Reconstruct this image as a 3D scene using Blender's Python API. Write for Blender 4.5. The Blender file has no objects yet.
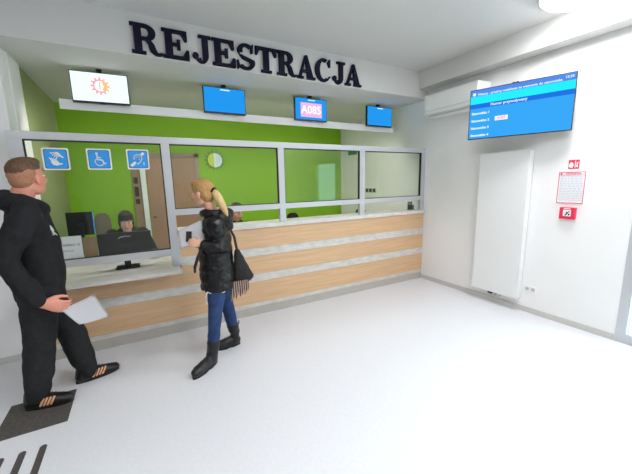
import bpy, bmesh, math, random
from mathutils import Vector, Matrix, noise
random.seed(7)
V = Vector
scene = bpy.context.scene
COL = scene.collection
PI = math.pi

# ------------------------------------------------------------------ materials
def lin(c):
    out = []
    for v in c:
        v /= 255.0
        out.append(v / 12.92 if v <= 0.04045 else ((v + 0.055) / 1.055) ** 2.4)
    return (*out, 1.0)

def mat(name, rgb, rough=0.6, metal=0.0, spec=0.5, vary=0.0, vscale=6.0, bump=0.0, bscale=120.0, stretch=None, emit=0.0):
    m = bpy.data.materials.new(name); m.use_nodes = True
    nt = m.node_tree; b = nt.nodes['Principled BSDF']
    b.inputs['Base Color'].default_value = lin(rgb)
    b.inputs['Roughness'].default_value = rough
    b.inputs['Metallic'].default_value = metal
    b.inputs['Specular IOR Level'].default_value = spec
    if vary or bump:
        tc = nt.nodes.new('ShaderNodeTexCoord'); mp = nt.nodes.new('ShaderNodeMapping')
        nt.links.new(tc.outputs['Object'], mp.inputs['Vector'])
        if stretch: mp.inputs['Scale'].default_value = stretch
    if vary:
        n = nt.nodes.new('ShaderNodeTexNoise'); n.inputs['Scale'].default_value = vscale
        n.inputs['Detail'].default_value = 5
        nt.links.new(mp.outputs['Vector'], n.inputs['Vector'])
        r = nt.nodes.new('ShaderNodeValToRGB'); c = lin(rgb)
        r.color_ramp.elements[0].position = 0.3; r.color_ramp.elements[1].position = 0.7
        r.color_ramp.elements[0].color = (*[x * (1 - vary) for x in c[:3]], 1)
        r.color_ramp.elements[1].color = (*[min(1, x * (1 + vary)) for x in c[:3]], 1)
        nt.links.new(n.outputs['Fac'], r.inputs['Fac'])
        nt.links.new(r.outputs['Color'], b.inputs['Base Color'])
    if bump:
        n2 = nt.nodes.new('ShaderNodeTexNoise'); n2.inputs['Scale'].default_value = bscale
        nt.links.new(mp.outputs['Vector'], n2.inputs['Vector'])
        bp = nt.nodes.new('ShaderNodeBump'); bp.inputs['Strength'].default_value = bump
        bp.inputs['Distance'].default_value = 0.01
        nt.links.new(n2.outputs['Fac'], bp.inputs['Height'])
        nt.links.new(bp.outputs['Normal'], b.inputs['Normal'])
    if emit:
        b.inputs['Emission Color'].default_value = lin(rgb)
        b.inputs['Emission Strength'].default_value = emit
    return m

def glow(name, rgb, s):
    m = bpy.data.materials.new(name); m.use_nodes = True
    nt = m.node_tree; nt.nodes.clear()
    e = nt.nodes.new('ShaderNodeEmission'); o = nt.nodes.new('ShaderNodeOutputMaterial')
    e.inputs[0].default_value = lin(rgb); e.inputs[1].default_value = s
    nt.links.new(e.outputs[0], o.inputs[0]); return m

def glass(name, tint=(250, 252, 250), refl=0.022, rough=0.02):
    m = bpy.data.materials.new(name); m.use_nodes = True
    nt = m.node_tree; nt.nodes.clear()
    o = nt.nodes.new('ShaderNodeOutputMaterial'); mx = nt.nodes.new('ShaderNodeMixShader')
    t = nt.nodes.new('ShaderNodeBsdfTransparent'); g = nt.nodes.new('ShaderNodeBsdfGlossy')
    lw = nt.nodes.new('ShaderNodeLayerWeight'); pw = nt.nodes.new('ShaderNodeMath'); pw.operation = 'POWER'; pw.inputs[1].default_value = 5
    fr = nt.nodes.new('ShaderNodeMath'); fr.operation = 'MULTIPLY_ADD'; fr.inputs[1].default_value = .6; fr.inputs[2].default_value = refl
    lw.inputs['Blend'].default_value = .5
    nt.links.new(lw.outputs['Facing'], pw.inputs[0]); nt.links.new(pw.outputs[0], fr.inputs[0])
    t.inputs[0].default_value = lin(tint); g.inputs['Roughness'].default_value = rough
    g.inputs[0].default_value = (1, 1, 1, 1)
    nt.links.new(fr.outputs[0], mx.inputs[0]); nt.links.new(t.outputs[0], mx.inputs[1])
    nt.links.new(g.outputs[0], mx.inputs[2]); nt.links.new(mx.outputs[0], o.inputs[0])
    return m

M = {}
M['wall'] = mat('white wall paint', (243, 242, 241), 0.7, vary=0.015, vscale=2, bump=0.04, bscale=180)
M['ceiling'] = mat('matt ceiling paint', (216, 215, 212), 0.85, vary=0.012, vscale=1.5)
M['green'] = mat('lime green wall paint', (130, 180, 24), 0.65, vary=0.03, vscale=1.5, bump=0.04, bscale=180)
M['sage'] = mat('muted sage wall paint', (150, 160, 112), 0.65, vary=0.02, vscale=2)
M['rearwall'] = mat('light grey wall paint', (190, 190, 188), 0.7)
M['floor'] = mat('pale grey sheet flooring', (224, 224, 228), 0.34, spec=0.35, vary=0.025, vscale=45, bump=0.015, bscale=12)
M['skirting'] = mat('grey coved skirting', (205, 204, 200), 0.5, vary=0.03, vscale=30)
M['wood'] = mat('light oak laminate', (214, 176, 136), 0.45, vary=0.10, vscale=5, stretch=(0.5, 6, 14))
M['concrete'] = mat('pale concrete laminate', (208, 203, 196), 0.55, vary=0.12, vscale=9, stretch=(1, 1, 3))
M['kick'] = mat('grey beige kick plate', (184, 177, 168), 0.5, vary=0.05, vscale=10)
M['worktop'] = mat('concrete look worktop', (214, 211, 205), 0.4, vary=0.06, vscale=14)
M['alu'] = mat('silver aluminium profile', (198, 199, 202), 0.42, metal=0.25)
M['gasket'] = mat('black rubber gasket', (22, 24, 26), 0.6)
M['glass'] = glass('clear partition glass')
M['doorglass'] = glass('door glass', (215, 238, 240))
M['black'] = mat('black plastic', (20, 20, 23), 0.38)
M['darkgrey'] = mat('dark grey plastic', (48, 48, 52), 0.45)
M['navy'] = mat('dark navy painted board', (22, 19, 42), 0.75, spec=0.2)
M['white'] = mat('white plastic', (240, 240, 240), 0.4)
M['whitemetal'] = mat('white enamelled steel', (240, 241, 241), 0.35)
M['greyplastic'] = mat('pale grey plastic', (200, 200, 200), 0.45)
M['chrome'] = mat('polished chrome', (210, 210, 212), 0.15, metal=1.0)
M['doorwood'] = mat('walnut brown door veneer', (156, 124, 96), 0.5, vary=0.10, vscale=5, stretch=(12, 12, 0.8))
M['doorframe'] = mat('brown grey door frame', (148, 134, 112), 0.5, vary=0.05, vscale=6)
M['board'] = mat('brown pinboard', (146, 122, 92), 0.7, vary=0.06, vscale=20)
M['mat'] = mat('dark rubber studded mat', (84, 79, 74), 0.8, vary=0.28, vscale=60, bump=0.5, bscale=220)
M['tactile'] = mat('dark grey tactile strip', (78, 72, 70), 0.7, vary=0.18, vscale=70)
M['paper'] = mat('white paper', (238, 238, 242), 0.7)
M['inkpale'] = mat('pale printed ink', (186, 190, 200), 0.7)
M['ink'] = mat('grey printed ink', (120, 122, 130), 0.7)
M['signblue'] = mat('bright blue sticker', (46, 158, 238), 0.45)
M['signwhite'] = mat('white sticker', (238, 240, 240), 0.45)
M['signnavy'] = mat('dark outline', (18, 40, 80), 0.45)
M['red'] = mat('red plastic', (230, 44, 84), 0.45)
M['screenwhite'] = glow('screen white glow', (232, 252, 255), .95)
M['screenblue'] = glow('screen blue glow', (36, 150, 236), .86)
M['screenblue2'] = glow('large screen blue glow', (56, 166, 244), .86)
M['screencyan'] = glow('screen cyan band', (40, 236, 250), .86)
M['screenroyal'] = glow('screen royal blue band', (36, 112, 226), .86)
M['screenperi'] = glow('screen title band', (84, 140, 232), .86)
M['screentext'] = glow('screen white text', (225, 248, 255), .86)
M['screenpink'] = glow('screen pink box', (240, 190, 234), .82)
M['screenmauve'] = glow('screen pale lettering', (250, 246, 252), .9)
M['gearpink'] = glow('screen pink gear', (246, 168, 180), .85)
M['gearorange'] = glow('screen orange gear', (252, 196, 136), .88)
M['lamp'] = glow('lamp diffuser', (252, 253, 255), 37.0)
M['led'] = glow('led strip', (255, 252, 240), 45.0)  # invented fill glow for the booth, not a known fitting
M['geargreen'] = mat('dark green gear plate', (104, 150, 40), 0.5)
M['gearyellow'] = mat('yellow green acrylic', (196, 214, 60), 0.4)
M['gearwhite'] = mat('pale blue white acrylic', (216, 240, 248), 0.35)
M['gearpale'] = mat('white acrylic', (240, 246, 246), 0.35)
M['skin'] = mat('skin', (222, 170, 142), 0.55, vary=0.05, vscale=12)
M['skinred'] = mat('ruddy skin', (218, 146, 124), 0.55, vary=0.05, vscale=12)
M['brownhair'] = mat('short brown hair', (98, 72, 50), 0.7, vary=0.25, vscale=60, bump=0.4, bscale=160, stretch=(1, 1, 0.3))
M['shavedhair'] = mat('closely shaved hair', (168, 118, 88), 0.7, vary=0.12, vscale=70)
M['blondhair'] = mat('blond hair', (186, 142, 86), 0.5, vary=0.22, vscale=40, bump=0.4, bscale=120, stretch=(3, 3, 0.4))
M['blondlight'] = mat('light blond ponytail', (218, 184, 132), 0.5, vary=0.18, vscale=40, bump=0.5, bscale=120, stretch=(4, 4, 0.4))
M['darkhair'] = mat('dark brown hair', (44, 32, 26), 0.5, vary=0.2, vscale=40)
M['hoodie'] = mat('black cotton fleece', (36, 36, 38), 0.9, spec=0.2, vary=0.15, vscale=30, bump=0.15, bscale=90)
M['joggers'] = mat('charcoal jersey', (40, 41, 42), 0.9, spec=0.2, vary=0.15, vscale=30, bump=0.15, bscale=90)
M['puffer'] = mat('black quilted nylon', (11, 10, 11), 0.33, spec=0.4, bump=0.25, bscale=45)
M['denim'] = mat('blue denim', (48, 68, 108), 0.85, spec=0.2, vary=0.22, vscale=14, bump=0.12, bscale=150)
M['leather'] = mat('black leather', (19, 18, 19), 0.42, bump=0.1, bscale=60)
M['sole'] = mat('black rubber sole', (15, 14, 15), 0.6)
M['peach'] = mat('peach shoe stripe', (226, 168, 126), 0.5)
M['bagcloth'] = mat('black bag fabric', (24, 22, 23), 0.75, vary=0.1, vscale=30)
M['sweater'] = mat('dark knit sweater', (36, 32, 34), 0.9, vary=0.1, vscale=30)
M['eyewhite'] = mat('eye white', (225, 220, 215), 0.3)
M['iris'] = mat('dark iris', (45, 35, 30), 0.3)
M['lip'] = mat('lips', (176, 100, 92), 0.5)
M['acrylic'] = glass('grey acrylic', (190, 196, 198), rough=0.08)
M['chairbrown'] = mat('brown grey upholstery', (112, 104, 82), 0.85, vary=0.08, vscale=30)

def striped(name, a, b, freq, vec='X'):
    m = mat(name, a, 0.8); nt = m.node_tree; bs = nt.nodes['Principled BSDF']
    tc = nt.nodes.new('ShaderNodeTexCoord'); w = nt.nodes.new('ShaderNodeTexWave')
    w.bands_direction = vec; w.inputs['Scale'].default_value = freq; w.inputs['Distortion'].default_value = 0.6
    r = nt.nodes.new('ShaderNodeValToRGB'); r.color_ramp.interpolation = 'CONSTANT'
    r.color_ramp.elements[0].color = lin(a); r.color_ramp.elements[1].color = lin(b); r.color_ramp.elements[1].position = 0.5
    nt.links.new(tc.outputs['Object'], w.inputs['Vector']); nt.links.new(w.outputs['Fac'], r.inputs['Fac'])
    nt.links.new(r.outputs['Color'], bs.inputs['Base Color']); return m
M['scarf'] = striped('striped scarf weave', (50, 38, 36), (176, 150, 136), 16)

# ------------------------------------------------------------------ object helpers
def link(name, me, m=None, parent=None, smooth=False):
    if m is not None and not me.materials: me.materials.append(m)
    o = bpy.data.objects.new(name, me); COL.objects.link(o)
    if parent is not None:
        o.parent = parent
        o.matrix_parent_inverse = Matrix.Translation(-parent.location) if parent.type == 'EMPTY' else Matrix.Identity(4)
    if smooth:
        for p in me.polygons: p.use_smooth = True
    return o

def obj(name, bm, m, parent=None, smooth=False, bev=0.0):
    if bev: bmesh.ops.bevel(bm, geom=list(bm.edges), offset=bev, segments=2, affect='EDGES', profile=0.7)
    bmesh.ops.recalc_face_normals(bm, faces=bm.faces)
    me = bpy.data.meshes.new(name); bm.to_mesh(me); bm.free()
    return link(name, me, m, parent, smooth)

def empty(name, loc):
    o = bpy.data.objects.new(name, None); COL.objects.link(o); o.location = loc; o.empty_display_size = 0.05
    return o

def tag(o, label, cat, group=None):
    o['label'] = label; o['category'] = cat
    if group: o['group'] = group
    return o

def struct(o):
    o['kind'] = 'structure'; return o

def thing(name, loc, label, cat, group=None):
    return tag(empty(name, loc), label, cat, group)

def box(bm, x0, x1, y0, y1, z0, z1, mtx=None):
    r = bmesh.ops.create_cube(bm, size=1)
    for v in r['verts']:
        v.co = V((x0 + (v.co.x + .5) * (x1 - x0), y0 + (v.co.y + .5) * (y1 - y0), z0 + (v.co.z + .5) * (z1 - z0)))
        if mtx: v.co = mtx @ v.co
    return r['verts']

def B(*a, mtx=None):
    bm = bmesh.new(); box(bm, *a, mtx=mtx); return bm

def cyl(bm, a, b, r0, r1=None, n=20):
    a, b = V(a), V(b); d = b - a
    r = bmesh.ops.create_cone(bm, cap_ends=True, segments=n, radius1=r0, radius2=r0 if r1 is None else r1, depth=d.length)
    q = d.to_track_quat('Z', 'Y').to_matrix().to_4x4()
    for v in r['verts']: v.co = (a + b) / 2 + q @ v.co
    return r['verts']

def prism(bm, pts, d, mtx=Matrix.Identity(4), z0=0.0):
    """2D outline (x,y) extruded from z0 to z0+d along local z."""
    lo = [bm.verts.new(mtx @ V((x, y, z0))) for x, y in pts]
    hi = [bm.verts.new(mtx @ V((x, y, z0 + d))) for x, y in pts]
    n = len(pts)
    bm.faces.new(lo[::-1]); bm.faces.new(hi)
    for i in range(n):
        bm.faces.new((lo[i], lo[(i + 1) % n], hi[(i + 1) % n], hi[i]))

def ring_band(bm, inner, outer, d, mtx=Matrix.Identity(4), z0=0.0, closed=False):
    """band between two 2D polylines, extruded."""
    n = len(inner)
    for i in range(n if closed else n - 1):
        j = (i + 1) % n
        prism(bm, [inner[i], inner[j], outer[j], outer[i]], d, mtx, z0)

def frames(pts, up):
    out = []
    for i, p in enumerate(pts):
        t = (pts[min(i + 1, len(pts) - 1)] - pts[max(i - 1, 0)]).normalized()
        a = up - t * up.dot(t)
        if a.length < 1e-4: a = V((1, 0, 0)) - t * t.x
        a.normalize(); out.append((t, a, t.cross(a)))
    return out

def tube(bm, pts, rads, n=14, up=(0, 0, 1), caps=True, flatcap=False):
    """rounded tube; rads = numbers or (ra, rb): ra along 'up', rb across."""
    pts = [V(p) for p in pts]; up = V(up)
    rads = [(r, r) if not isinstance(r, tuple) else r for r in rads]
    fr = frames(pts, up); rings = []
    def ring(c, a, b, ra, rb):
        rings.append([bm.verts.new(c + a * ra * math.cos(2 * PI * k / n) + b * rb * math.sin(2 * PI * k / n)) for k in range(n)])
    if caps and not flatcap:
        t, a, b = fr[0]; ra, rb = rads[0]; h = min(ra, rb)
        for s in (80, 50, 22): ring(pts[0] - t * h * math.sin(math.radians(s)), a, b, ra * math.cos(math.radians(s)), rb * math.cos(math.radians(s)))
    for p, (t, a, b), (ra, rb) in zip(pts, fr, rads): ring(p, a, b, ra, rb)
    if caps and not flatcap:
        t, a, b = fr[-1]; ra, rb = rads[-1]; h = min(ra, rb)
        for s in (22, 50, 80): ring(pts[-1] + t * h * math.sin(math.radians(s)), a, b, ra * math.cos(math.radians(s)), rb * math.cos(math.radians(s)))
    for i in range(len(rings) - 1):
        for k in range(n):
            bm.faces.new((rings[i][k], rings[i][(k + 1) % n], rings[i + 1][(k + 1) % n], rings[i + 1][k]))
    if caps:
        bm.faces.new(rings[0][::-1]); bm.faces.new(rings[-1])

def ellipsoid(bm, c, r, mtx=None, u=20, v=14):
    q = bmesh.ops.create_uvsphere(bm, u_segments=u, v_segments=v, radius=1)
    for w in q['verts']:
        w.co = V((c[0] + w.co.x * r[0], c[1] + w.co.y * r[1], c[2] + w.co.z * r[2]))
        if mtx: w.co = mtx @ w.co

def fuse(name, bm, m, parent, voxel=0.01, smooth=3, wrinkle=None, pre=None):
    """fuse overlapping lumps into one continuous skin."""
    bmesh.ops.recalc_face_normals(bm, faces=bm.faces)
    me = bpy.data.meshes.new('tmp'); bm.to_mesh(me); bm.free()
    t = bpy.data.objects.new('tmp', me); COL.objects.link(t)
    r = t.modifiers.new('r', 'REMESH'); r.mode = 'VOXEL'; r.voxel_size = voxel
    s = t.modifiers.new('s', 'SMOOTH'); s.iterations = smooth; s.factor = 0.5
    dg = bpy.context.evaluated_depsgraph_get()
    out = bpy.data.meshes.new_from_object(t.evaluated_get(dg))
    bpy.data.objects.remove(t); bpy.data.meshes.remove(me)
    out.name = name
    if wrinkle:
        nrm = [v.normal.copy() for v in out.vertices]
        for v, nn in zip(out.vertices, nrm): v.co += nn * wrinkle(v.co)
    out.materials.clear()
    return link(name, out, m, parent, True)

def text(name, s, size, m, parent, mtx, depth=0.0015, align='LEFT', bold=0.0):
    cu = bpy.data.curves.new('t', 'FONT'); cu.body = s; cu.size = size; cu.align_x = align; cu.align_y = 'CENTER'
    cu.extrude = depth / 2; cu.offset = bold; cu.resolution_u = 3
    t = bpy.data.objects.new('t', cu); COL.objects.link(t)
    dg = bpy.context.evaluated_depsgraph_get()
    me = bpy.data.meshes.new_from_object(t.evaluated_get(dg))
    bpy.data.objects.remove(t); bpy.data.curves.remove(cu)
    me.transform(mtx); me.materials.clear(); me.name = name
    return link(name, me, m, parent)

def facing(origin, right, up):
    """matrix whose local x = right, y = up, z = out towards the viewer."""
    r = V(right).normalized(); u = V(up).normalized(); o = r.cross(u)
    m = Matrix((r, u, o)).transposed().to_4x4(); m.translation = V(origin); return m

# ------------------------------------------------------------------ room shell
XR = 4.03; YC = 3.645; YB = 6.05; XL = -0.91; ZC = 3.2; ZB = 2.83
struct(obj('floor', B(-3.6, 6.2, -3.2, 6.2, -0.12, 0.0), M['floor']))
struct(obj('ceiling', B(-3.6, XR + 0.15, -3.2, YC, ZC, ZC + 0.15), M['ceiling']))
struct(obj('ceiling', B(-3.6, XR + 0.15, YC, YB + 0.15, ZB, ZC + 0.15), M['ceiling']))
bm = bmesh.new()
box(bm, XR, XR + 0.15, 1.14, YB + 0.15, 0, ZC)
box(bm, XR, XR + 0.15, -3.2, 0.02, 0, ZC)
box(bm, XR, XR + 0.15, 0.02, 1.14, 2.12, ZC)
struct(obj('wall_right', bm, M['wall']))
struct(obj('wall_back', B(XL, XR, YB, YB + 0.15, 0, ZB), M['green']))
bm = bmesh.new()
box(bm, -3.6, XL, 3.83, 4.39, 0, ZB)
box(bm, XL, XL + 0.012, 4.05, 4.39, 0, ZB)
struct(obj('wall_left', bm, M['wall']))
struct(obj('wall_booth', B(-1.05, XL, 4.39, YB + .15, 0, ZB), M['sage']))
struct(obj('wall_rear', B(-3.6, XR + .15, -3.35, -3.2, 0, ZC), M['rearwall']))
struct(obj('wall_side', B(-3.75, -3.6, -3.35, 4.0, 0, ZC), M['rearwall']))
struct(obj('trim_1', B(3.83, XR, -3.2, YC, 2.955, ZC), M['ceiling']))
struct(obj('baseboard_right', B(XR - 0.008, XR, 1.14, YC, 0, 0.065), M['skirting'], bev=0.002))
struct(obj('baseboard_left', B(-3.6, XL, 3.822, 3.83, 0, 0.065), M['skirting'], bev=0.002))
# glazed door in the right wall
bm = bmesh.new()
for y0, y1, z0, z1 in ((1.06, 1.14, 0, 2.12), (0.02, 0.1, 0, 2.12), (0.1, 1.06, 2.04, 2.12), (0.1, 1.06, 0.0, 0.10)):
    box(bm, XR - 0.005, XR + 0.08, y0, y1, z0, z1)
d1 = struct(obj('door_1', bm, M['alu']))
obj('door_pane', B(XR + 0.03, XR + 0.042, 0.1, 1.06, 0.10, 2.04), M['doorglass'], d1)

# ------------------------------------------------------------------ reception counter
ct = thing('reception_counter', (1.6, YC + 0.2, 0), 'long reception counter clad in oak and pale concrete bands', 'counter')
X0, X1 = XL, XR
for x0, x1, z0, z1 in ((X0, X1 - .004, 0.155, 0.425), (X0, 0.3435, 0.525, 0.7265), (0.345, X1 - .004, 0.525, 0.745)):
    obj('wood_band', B(x0, x1, YC, YC + 0.03, z0, z1), M['wood'], ct)
obj('wood_band', B(0.345, X1 - .004, YC, YC + 0.03, 0.85, 1.09), M['wood'], ct)
for z0, z1 in ((0.105, 0.153), (0.427, 0.523)):
    obj('concrete_band', B(X0, X1 - .004, YC + 0.003, YC + 0.03, z0, z1), M['concrete'], ct)
obj('concrete_band', B(0.345, X1 - .004, YC + 0.003, YC + 0.03, 0.747, 0.848), M['concrete'], ct)
obj('kick_plate', B(X0, X1 - .004, YC + 0.004, YC + 0.03, 0.0, 0.103), M['kick'], ct)
obj('carcass', B(X0 + .01, X1 - .02, YC + 0.03, YC + 0.06, 0.0, 0.70), M['concrete'], ct)
obj('carcass', B(0.345, X1 - .02, YC + 0.03, YC + 0.06, 0.701, 1.09), M['concrete'], ct)
obj('end_panel', B(0.33, 0.345, YC + .002, YC + 0.30, 0.762, 1.09), M['concrete'], ct)
tag(obj('countertop', B(0.338, XR - 0.003, YC - 0.025, YC + 0.30, 1.092, 1.142), M['worktop'], bev=0.003),
    'tall pale concrete-look countertop under the right-hand glass panes', 'countertop')
tag(obj('service_ledge', B(XL + 0.003, 0.325, YC - 0.235, YC + 0.62, 0.728, 0.758), M['worktop'], bev=0.004),
    'low pale service ledge projecting under the left-hand window', 'countertop')
tag(obj('staff_desk', B(0.36, XR - 0.01, YC + 0.075, YC + 0.62, 0.71, 0.74), M['worktop'], bev=0.003),
    'staff desk top behind the tall countertop', 'desk')

# ------------------------------------------------------------------ glazed screen on the counter
gs = thing('glazed_screen', (1.6, YC + 0.03, 0.76), 'silver framed glass partition standing on the counter', 'partition')
Ya, Yb_ = YC + 0.005, YC + 0.055
def bar(name, x0, x1, z0, z1, ya=Ya, yb=Yb_):
    return obj(name, B(x0, x1, ya, yb, z0, z1), M['alu'], gs, bev=0.003)
bar('header_rail', XL + .003, XR - .003, 2.035, 2.10)
bar('mullion', XL + .003, -0.808, 0.76, 2.035)
bar('mullion', 0.255, 0.334, 0.76, 2.035)
bar('mullion', 1.525, 1.602, 1.144, 2.035)
bar('mullion', 2.75, 2.838, 1.144, 2.035)
bar('mullion', 3.95, XR - .003, 1.144, 2.035)
bar('bottom_rail', -0.808, 0.255, 0.878, 0.948, Ya + .004, Yb_ - .004)
for a, b in ((0.334, 1.525), (1.602, 2.75), (2.838, 3.95)):
    bar('bottom_rail', a, b, 1.303, 1.368, Ya + .004, Yb_ - .004)
for a, b, z0 in ((-0.808, 0.255, 0.948), (0.334, 1.525, 1.368), (1.602, 2.75, 1.368), (2.838, 3.95, 1.368)):
    z1 = 2.035; g = 0.011
    p = obj('glass_pane', B(a + .002, b - .002, YC + .028, YC + .034, z0 + .002, z1 - .002), M['glass'], gs)
    bm = bmesh.new()
    for q in ((a, b, z1 - g, z1), (a, b, z0, z0 + g * .7), (a, a + g * .8, z0, z1), (b - g * .8, b, z0, z1)):
        box(bm, q[0], q[1], YC + .014, YC + .046, q[2], q[3])
    obj('gasket', bm, M['gasket'], p)

# accessibility stickers on the first pane
def sticker(x, z, label, draw):
    t = thing('pictogram_sticker', (x, YC + .027, z - .095), label, 'sticker', 'accessibility stickers on the glass')
    f = facing((x, YC + 0.0265, z), (1, 0, 0), (0, 0, 1))
    def sq(h, r=.012):
        pts = []
        for cx, cy, a0 in ((h - r, h - r, 0), (-h + r, h - r, 90), (-h + r, -h + r, 180), (h - r, -h + r, 270)):
            for k in range(4):
                a = math.radians(a0 + 30 * k); pts.append((cx + r * math.cos(a), cy + r * math.sin(a)))
        return pts
    bm = bmesh.new(); prism(bm, sq(.096), .001, f); obj('border', bm, M['signwhite'], t)
    bm = bmesh.new(); prism(bm, sq(.084), .0008, f, .001); obj('outline', bm, M['signnavy'], t)
    bm = bmesh.new(); prism(bm, sq(.079), .0008, f, .0018); obj('field', bm, M['signblue'], t)
    bm = bmesh.new(); draw(bm, f @ Matrix.Translation((0, 0, .0027))); obj('pictogram', bm, M['signwhite'], t)

def flat(bm, f, pts, w):
    for a, b in zip(pts, pts[1:]):
        a, b = V(a), V(b); d = (b - a).normalized(); n = V((-d.y, d.x)) * w
        prism(bm, [tuple(a - n - d * w * .4), tuple(b - n + d * w * .4), tuple(b + n + d * w * .4), tuple(a + n - d * w * .4)], .0008, f)
def disc(bm, f, c, r, n=16, d=.0008):
    prism(bm, [(c[0] + r * math.cos(2 * PI * k / n), c[1] + r * math.sin(2 * PI * k / n)) for k in range(n)], d, f)
def arc(c, r, a0, a1, n=14):
    return [(c[0] + r * math.cos(math.radians(a0 + (a1 - a0) * k / n)), c[1] + r * math.sin(math.radians(a0 + (a1 - a0) * k / n))) for k in range(n + 1)]

def hands(bm, f):
    prism(bm, [(-.012, .062), (.020, .060), (.040, .036), (.030, .022), (.004, .022), (-.010, .034)], .0008, f)
    for k in range(4): flat(bm, f, [(-.004 + .006 * k, .056 - .010 * k), (-.036 + .012 * k, .050 - .016 * k)], .0042)
    flat(bm, f, [(.034, .028), (.052, .014)], .006)
    prism(bm, [(-.030, -.008), (.010, -.016), (.022, -.036), (.006, -.058), (-.024, -.052), (-.040, -.028)], .0008, f)
    for k in range(4): flat(bm, f, [(-.034 + .012 * k, -.014), (-.046 + .014 * k, .012 - .004 * k)], .0042)
    flat(bm, f, [(.014, -.046), (.040, -.040)], .006)
def wheelchair(bm, f):
    disc(bm, f, (-.016, .052), .0105)
    flat(bm, f, [(-.016, .038), (-.012, -.004), (.022, -.006), (.036, -.04), (.05, -.036)], .0055)
    flat(bm, f, [(-.014, .018), (.014, .014)], .0045)
    a = arc((.0, -.024), .034, 110, 340); flat(bm, f, a, .0045)
def ear(bm, f):
    flat(bm, f, arc((-.002, .012), .034, 200, -40) + [(.018, -.022), (.006, -.036), (-.008, -.046)], .0045)
    flat(bm, f, arc((-.002, .012), .016, 180, -60), .004)
    flat(bm, f, [(.05, .06), (.02, .034)], .012)
    flat(bm, f, [(-.06, -.06), (-.026, -.03)], .012)
    flat(bm, f, [(.048, -.03), (.048, -.05)], .0035)
sticker(-0.60, 1.871, 'blue sticker with two signing hands, beside the standing man', hands)
sticker(-0.278, 1.874, 'blue sticker with a white wheelchair symbol, middle of three', wheelchair)
sticker(0.042, 1.877, 'blue sticker with a white ear symbol, above the seated clerk', ear)

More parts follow.
